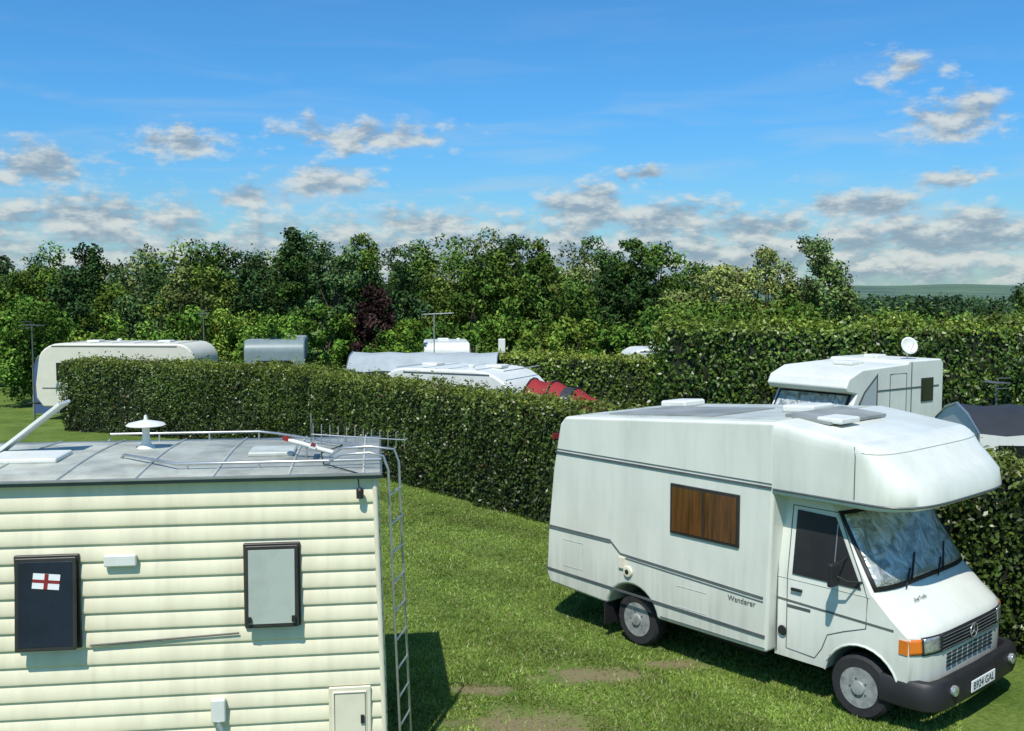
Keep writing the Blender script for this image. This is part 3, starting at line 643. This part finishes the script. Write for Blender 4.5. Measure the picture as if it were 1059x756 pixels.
# ------------------------------------------------------------------ background caravans
def caravan(name,loc,yaw,L_,W_,H_,body,round_=.35,stripe=None,rooflights=2):
    e=empty(name,(loc[0],loc[1],0),yaw); h=L_/2; r=round_
    pr=[(-h+.1,.45)]+arc(0,.32,.36,.45,n=9,rev=True)+[(h-.25,.45),(h-.02,.75),(h,1.2)]
    for a in np.linspace(0,math.pi/2,7): pr.append((h-r*1.5+r*1.3*math.cos(a),H_-r+r*math.sin(a)))
    for a in np.linspace(math.pi/2,math.pi,6): pr.append((-h+r+r*math.cos(a),H_-r+r*math.sin(a)))
    prism('body_shell',pr,-W_/2,W_/2,body,e,bevel=.07,seg=3,ang=25)
    for s in(-1,1):
        for x0,x1 in((-h+.35,-h+1.0),(-.45,.35),(h-1.35,h-.75)):
            sidewin(x0,x1,1.35,1.95,e,s*W_/2,M['glass'],M['frame'],name='window',mid=False)
        box('side_trim',(0,s*(W_/2+.006),1.1),(L_-.5,.014,.03),stripe or M['trim'],e)
        box('awning_channel',(0,s*(W_/2+.002),H_-.10),(L_-2*r,.02,.03),M['trim'],e)
        wheel('wheel_%s'%('a' if s<0 else 'b'),(0,s*(W_/2-.03),.30),.30,e,side=s,w=.16)
    box('front_window',(h-.06,0,1.52),(.05,W_*.74,.55),M['glass'],e,bevel=.02,rot=(0,-.17,0))
    box('rear_window',(-h-.0,0,1.65),(.04,W_*.6,.5),M['glass'],e,bevel=.02)
    for k in range(rooflights):
        x=-h*.5+k*h*.9; box('rooflight_%d'%k,(x,.1,H_+.03),(.45,.45,.08),M['bgwhite'],e,bevel=.03)
    lathe('roof_vent',[(.08,0),(.09,.06),(.04,.09)],(h*.2,-.5,H_),'z',M['bgwhite'],e,n=12)
    tube('tow_bar',[(h-.2,0,.5),(h+.9,0,.45)],.04,M['under'],e); tube('jockey_wheel',[(h+.7,0,.75),(h+.7,0,.05)],.03,M['alu'],e)
    for q in np.arange(-h+.6,h-.4,.75): tube('roof_seam',[(q,-W_/2+.08,H_+.003),(q,W_/2-.08,H_+.003)],.014,M['awngrey'],e,n=5)
    return e
caravan('touring_caravan',(-13.15,34.4),math.radians(176),5.5,2.2,2.60,mat('caravan_cream',(.66,.64,.52),.4,var=.04),round_=.6)
caravan('touring_caravan',(-8.75,37.5),math.radians(100),4.6,2.1,2.62,M['teal'],round_=.45)
caravan('touring_caravan',(-1.15,25.3),math.radians(-26),4.1,2.15,2.42,M['bgwhite'],round_=.85)
caravan('touring_caravan',(-2.6,39.5),math.radians(95),3.6,1.75,2.40,M['bgwhite'],round_=.4)
caravan('touring_caravan',(6.4,38),math.radians(185),4.6,2.1,2.22,M['bgwhite'],round_=.5)
def awning(name,loc,yaw,L_,W_,H_,roofm,wallm,eave=.55,win=None):
    e=empty(name,(loc[0],loc[1],0),yaw); V=[]
    P=[(-W_/2,0),(-W_/2*.97,H_-eave),(-W_*.25,H_-.12),(0,H_),(W_*.25,H_-.12),(W_/2*.97,H_-eave),(W_/2,0)]
    n=len(P); K_=9
    for i in range(K_):
        x=-L_/2+L_*i/(K_-1); sag=(.04 if i%2 else 0)
        for y,z in P: V.append((x,y,max(0,z-(sag if z>.5 else 0))))
    Fr=[];Fw=[]
    for i in range(K_-1):
        for j in range(n-1): (Fr if 1<=j<=4 else Fw).append((i*n+j,i*n+j+1,(i+1)*n+j+1,(i+1)*n+j))
    mobj('awning_roof',V,Fr,roofm,e,smooth=60); mobj('awning_walls',V,Fw+[tuple(range(n)),tuple(range((K_-1)*n,K_*n))],wallm,e)
    for x in(-L_/2,L_/2): tube('awning_frame',[(x*1.002,y*1.004,z+.01) for y,z in P],.02,M['alu'],e)
    for x0 in np.linspace(-L_/2+.3,L_/2-1.1,3): box('awning_window',(x0+.35,-W_/2*.985-.02,H_-eave-.42),(.75,.01,.5),win or M['greyglass'],e)
    return e
awning('caravan_awning',(-2.9,33.6),math.radians(-3),4.9,2.4,2.30,M['awngrey'],M['tentblack'])
awning('caravan_awning',(-16.55,36.5),math.radians(90),2.0,.9,2.15,M['blue'],M['blue'])
awning('caravan_awning',(8.75,15.9),math.radians(-6),3.2,2.1,2.50,M['tentblack'],M['bgwhite'],eave=.35,win=M['glass'])
def tunnel(name,loc,yaw,L_,W_,H_):
    e=empty(name,(loc[0],loc[1],0),yaw); nx=9; na=17
    V=[];Fr=[];Fb=[]
    for i in range(nx):
        t=i/(nx-1); x=-L_/2+L_*t; k=1-.38*t**2.2-.03*(i%2)
        for j in range(na):
            a=math.pi*j/(na-1); V.append((x,-math.cos(a)*W_/2*k,H_*k*math.sin(a)**.8))
    for i in range(nx-1):
        for j in range(na-1):
            q=(i*na+j,i*na+j+1,(i+1)*na+j+1,(i+1)*na+j); (Fr if (i not in (3,7) and 5<=j<=12) else Fb).append(q)
    Fb+=[tuple(range(na)),tuple(range((nx-1)*na,nx*na))]
    mobj('tent_red_panels',V,Fr,M['red'],e,smooth=50); mobj('tent_dark_panels',V,Fb,M['tentblack'],e,smooth=50)
    for i in(0,2,4,6,8):
        tube('tent_hoop',[Vector(V[i*na+j])*1.004+Vector((0,0,.01)) for j in range(na)],.018,M['black'],e,n=5)
tunnel('tunnel_tent',(1.55,23.7),math.radians(-28),2.3,1.9,2.2)
# background motorhome
bm_=empty('coachbuilt_motorhome',(6.1,22.0,0),math.atan2(-.6,-.8))
pb=[(-4.4,.45)]+arc(-3.1,.34,.38,.45,n=9,rev=True)+arc(-.75,.34,.38,.45,n=9,rev=True)+[(0,.45),(0.02,.95),(-.1,1.1),(-.5,1.32),(-.95,2.06),(-.62,2.12),(-.55,2.22),(-.66,2.42),(-1.15,2.60),(-2.9,2.66),(-2.95,2.72),(-4.3,2.72),(-4.4,2.62)]
prism('body_shell',pb,-1.06,1.06,M['bgwhite'],bm_,bevel=.04,seg=3,ang=25)
V=[(-.5,-.98,1.34),(-.5,.98,1.34),(-.93,.96,2.05),(-.93,-.96,2.05)]
mobj('windscreen_frame',[(x+.02,y,z+.01) for x,y,z in V],[(0,1,2,3)],M['black'],bm_)
mobj('windscreen_cover',[(x*.985+.035,y*.93,(z-1.69)*.88+1.71) for x,y,z in V],[(0,1,2,3)],M['foil'],bm_)
for s in(-1,1):
    mobj('cab_side_cover_frame',[(-.60,s*1.068,1.30),(-1.72,s*1.068,1.30),(-1.72,s*1.068,2.5),(-1.2,s*1.068,2.10)],[(0,1,2,3)],M['trim'],bm_)
    mobj('cab_side_cover',[(-.72,s*1.075,1.36),(-1.66,s*1.075,1.36),(-1.66,s*1.075,2.40),(-1.24,s*1.075,2.08)],[(0,1,2,3)],M['awngrey'],bm_)
    sidewin(-3.95,-3.45,1.75,2.30,bm_,s*1.06,M['glass'],M['frame'],mid=False)
    tube('door_seam',[(-2.2,s*1.062,.6),(-2.2,s*1.062,2.45),(-2.85,s*1.062,2.45),(-2.85,s*1.062,.6)],.010,M['trim'],bm_)
    tube('panel_seam',[(-3.05,s*1.062,.6),(-3.05,s*1.062,2.68)],.014,M['trim'],bm_)
    box('upper_stripe',(-2.9,s*1.066,2.10),(2.6,.01,.03),M['trim'],bm_)
    wheel('front_wheel_%d'%(s+1),(-.75,s*1.0,.32),.32,bm_,side=s); wheel('rear_wheel_%d'%(s+1),(-3.1,s*1.0,.32),.32,bm_,side=s)
box('rooflight',(-2.0,.1,2.67),(.5,.5,.09),M['bgwhite'],bm_,bevel=.03); box('rooflight_rear',(-3.5,-.2,2.75),(.4,.4,.09),M['bgwhite'],bm_,bevel=.03)
tube('dish_mast',[(-3.6,.6,2.70),(-3.6,.6,2.98)],.02,M['alu'],bm_)
V=[];F=[]
ax=Vector((.45,.85,.35)).normalized(); uu=ax.cross(Vector((0,0,1))).normalized(); ww=ax.cross(uu); cc=Vector((-3.6,.62,3.02))
for j in range(6):
    r=.21*j/5
    for i in range(20): a=2*math.pi*i/20; V.append(cc+uu*r*math.cos(a)+ww*r*math.sin(a)+ax*(r*r*1.3))
for j in range(5):
    for i in range(20): F.append((j*20+i,j*20+(i+1)%20,(j+1)*20+(i+1)%20,(j+1)*20+i))
d_=mobj('satellite_dish',V,F,M['bgwhite'],bm_,smooth=60); so=d_.modifiers.new('t','SOLIDIFY'); so.thickness=.01
tube('dish_arm',[cc+ww*.2,cc+ax*.25],.008,M['alu'],bm_,n=5)
def aerial_pole(x,y,h,bd,n=8,bl=.9,m=None):
    e=empty('tv_aerial_pole',(x,y,0)); aerial(e,(0,0,0),(0,0,h),bd,n=n,blen=bl,elen=.35,r=.012,pr=.022,m=m or M['trim']); return e
aerial_pole(-15.3,32.0,3.25,(.8,-.6,0)); aerial_pole(-2.7,34.8,3.55,(1,-.3,.05),bl=1.1,m=M['alu']); aerial_pole(-10.9,35.5,3.55,(.3,-.9,0),n=6); aerial_pole(9.6,19.8,2.5,(-.2,.95,0),n=6,bl=.5)
fp=empty('utility_post',(-.35,34.5,0)); box('post',(0,0,1.3),(.09,.09,2.6),M['bgwhite'],fp,bevel=.01); box('post_cap',(0,0,2.45),(.24,.2,.5),M['bgwhite'],fp,bevel=.02)
# ------------------------------------------------------------------ sky and sun
sd=Vector((-.15,-.52,.84)).normalized()
sun=bpy.data.lights.new('sun','SUN'); sun.energy=4.9; sun.angle=math.radians(.5); sun.color=(1,.95,.86)
so_=bpy.data.objects.new('sun',sun); COL.objects.link(so_); so_.rotation_euler=sd.to_track_quat('Z','Y').to_euler(); so_.location=(-20,-60,80)
w=bpy.data.worlds.new('World'); scene.world=w; w.use_nodes=True; nt=w.node_tree; N=nt.nodes.new; Lk=nt.links.new
bg=nt.nodes['Background']; ST=.105; bg.inputs['Strength'].default_value=ST
sky=N('ShaderNodeTexSky'); sky.sky_type='NISHITA'; sky.sun_disc=False; sky.sun_elevation=math.asin(sd.z); sky.sun_rotation=math.atan2(sd.x,sd.y)%(2*math.pi)
sky.air_density=1.0; sky.dust_density=.6; sky.ozone_density=2.5
tc=N('ShaderNodeTexCoord'); sx=N('ShaderNodeSeparateXYZ'); Lk(tc.outputs['Generated'],sx.inputs[0])
def mth(op,a,b=None,c=None):
    n=nt.nodes.new('ShaderNodeMath'); n.operation=op
    for i,v in enumerate((a,b,c)):
        if v is None: continue
        if isinstance(v,(int,float)): n.inputs[i].default_value=v
        else: nt.links.new(v,n.inputs[i])
    return n.outputs[0]
az=mth('MULTIPLY',mth('ARCTAN2',sx.outputs[0],sx.outputs[1]),57.2958); el=mth('MULTIPLY',mth('ARCSINE',sx.outputs[2]),57.2958)
cb=N('ShaderNodeCombineXYZ'); Lk(az,cb.inputs[0]); Lk(el,cb.inputs[1])
clouds=[(-8.3,8.6,5.4,1.2,1),(-10.1,6.3,3.0,1.2,1.05),(-17.8,8.0,3.2,1.2,1),(-25,6.4,4.0,1.4,1.05),(-14.4,5.1,2.8,1.0,1.05),(-22.5,3.9,7,1.7,1.1),(4.2,4.7,3.2,2.1,1.25),(7.4,6.6,1.6,.6,.95),(8.8,4.0,4,1.5,1.2),(23.4,8.9,3.2,1.6,1),(23.2,5.9,2.0,.8,1),(18.9,4.6,4.6,1.1,1.1),(23,2.8,8,2.0,1.25),(13.5,3.4,5,1.3,1.15),(-5,3.9,5.5,1.2,1.05),(21,11.6,2.4,1.0,.55),(0,1.9,50,3.2,1.05),(80,8,30,4,.8),(-80,8,30,4,.8),(180,9,50,5,.7)]
wn=N('ShaderNodeTexNoise'); wn.inputs['Scale'].default_value=.9; wn.inputs['Detail'].default_value=1; Lk(cb.outputs[0],wn.inputs['Vector'])
ws=N('ShaderNodeVectorMath'); ws.operation='SUBTRACT'; Lk(wn.outputs['Color'],ws.inputs[0]); ws.inputs[1].default_value=(.5,.5,.5)
wm=N('ShaderNodeVectorMath'); wm.operation='MULTIPLY_ADD'; Lk(ws.outputs[0],wm.inputs[0]); wm.inputs[1].default_value=(2.2,1.0,0); Lk(cb.outputs[0],wm.inputs[2])
acc=None
for (a,e_,ra,re,st) in clouds:
    s=N('ShaderNodeVectorMath'); s.operation='MULTIPLY_ADD'; Lk(wm.outputs[0],s.inputs[0]); s.inputs[1].default_value=(1/ra,1/re,0); s.inputs[2].default_value=(-a/ra,-e_/re,0)
    l=N('ShaderNodeVectorMath'); l.operation='LENGTH'; Lk(s.outputs[0],l.inputs[0])
    o=mth('MULTIPLY_ADD',l.outputs['Value'],-.85*st,.85*st)
    acc=o if acc is None else mth('MAXIMUM',acc,o)
acc=mth('MAXIMUM',acc,-.6)
def cn(off,det):
    mp=N('ShaderNodeMapping'); mp.inputs['Scale'].default_value=(.42,.95,1); mp.inputs['Location'].default_value=(off[0]*.42,off[1]*.95,0); Lk(cb.outputs[0],mp.inputs['Vector'])
    nn=N('ShaderNodeTexNoise'); nn.inputs['Scale'].default_value=1.1; nn.inputs['Detail'].default_value=det; nn.inputs['Roughness'].default_value=.6; Lk(mp.outputs[0],nn.inputs['Vector'])
    return mth('MULTIPLY_ADD',nn.outputs['Fac'],2.3,-1.15)
n0=cn((0,0),6); n1=cn((-.25,.5),4)
d0=mth('ADD',acc,n0)
def mrange(v,a,b,c,d,sm=True):
    n=N('ShaderNodeMapRange'); 
    if sm: n.interpolation_type='SMOOTHSTEP'
    Lk(v,n.inputs['Value']); n.inputs['From Min'].default_value=a; n.inputs['From Max'].default_value=b; n.inputs['To Min'].default_value=c; n.inputs['To Max'].default_value=d; return n.outputs[0]
alpha=mrange(d0,-.06,.65,0,.88)
shade=mrange(mth('ADD',mth('MULTIPLY_ADD',n0,-.75,n1),mth('MULTIPLY',acc,.30)),-.25,.50,1,0)
cc_=N('ShaderNodeMix'); cc_.data_type='RGBA'; Lk(shade,cc_.inputs[0]); cc_.inputs[6].default_value=(.27/ST,.36/ST,.45/ST,1); cc_.inputs[7].default_value=(.68/ST,.72/ST,.70/ST,1)
tg=N('ShaderNodeMix'); tg.data_type='RGBA'; Lk(mrange(el,0,11,0,1),tg.inputs[0]); tg.inputs[6].default_value=(.62,.94,1.12,1); tg.inputs[7].default_value=(.42,1.02,1.45,1)
tint=N('ShaderNodeMix'); tint.data_type='RGBA'; tint.blend_type='MULTIPLY'; tint.inputs[0].default_value=1; Lk(sky.outputs[0],tint.inputs[6]); Lk(tg.outputs[2],tint.inputs[7])
mp2=N('ShaderNodeMapping'); mp2.inputs['Scale'].default_value=(.06,.42,1); mp2.inputs['Rotation'].default_value=(0,0,math.radians(10)); Lk(cb.outputs[0],mp2.inputs['Vector'])
n2=N('ShaderNodeTexNoise'); n2.inputs['Scale'].default_value=1.6; n2.inputs['Detail'].default_value=4; n2.inputs['Distortion'].default_value=.5; Lk(mp2.outputs[0],n2.inputs['Vector'])
ci=mth('MULTIPLY',mrange(n2.outputs['Fac'],.45,.72,0,.45),mrange(el,4,14,1,.12))
m1=N('ShaderNodeMix'); m1.data_type='RGBA'; Lk(ci,m1.inputs[0]); Lk(tint.outputs[2],m1.inputs[6]); m1.inputs[7].default_value=(.50/ST,.63/ST,.73/ST,1)
m2=N('ShaderNodeMix'); m2.data_type='RGBA'; Lk(mth('MULTIPLY',alpha,mrange(el,-.5,.8,0,1)),m2.inputs[0]); Lk(m1.outputs[2],m2.inputs[6]); Lk(cc_.outputs[2],m2.inputs[7])
Lk(m2.outputs[2],bg.inputs['Color'])
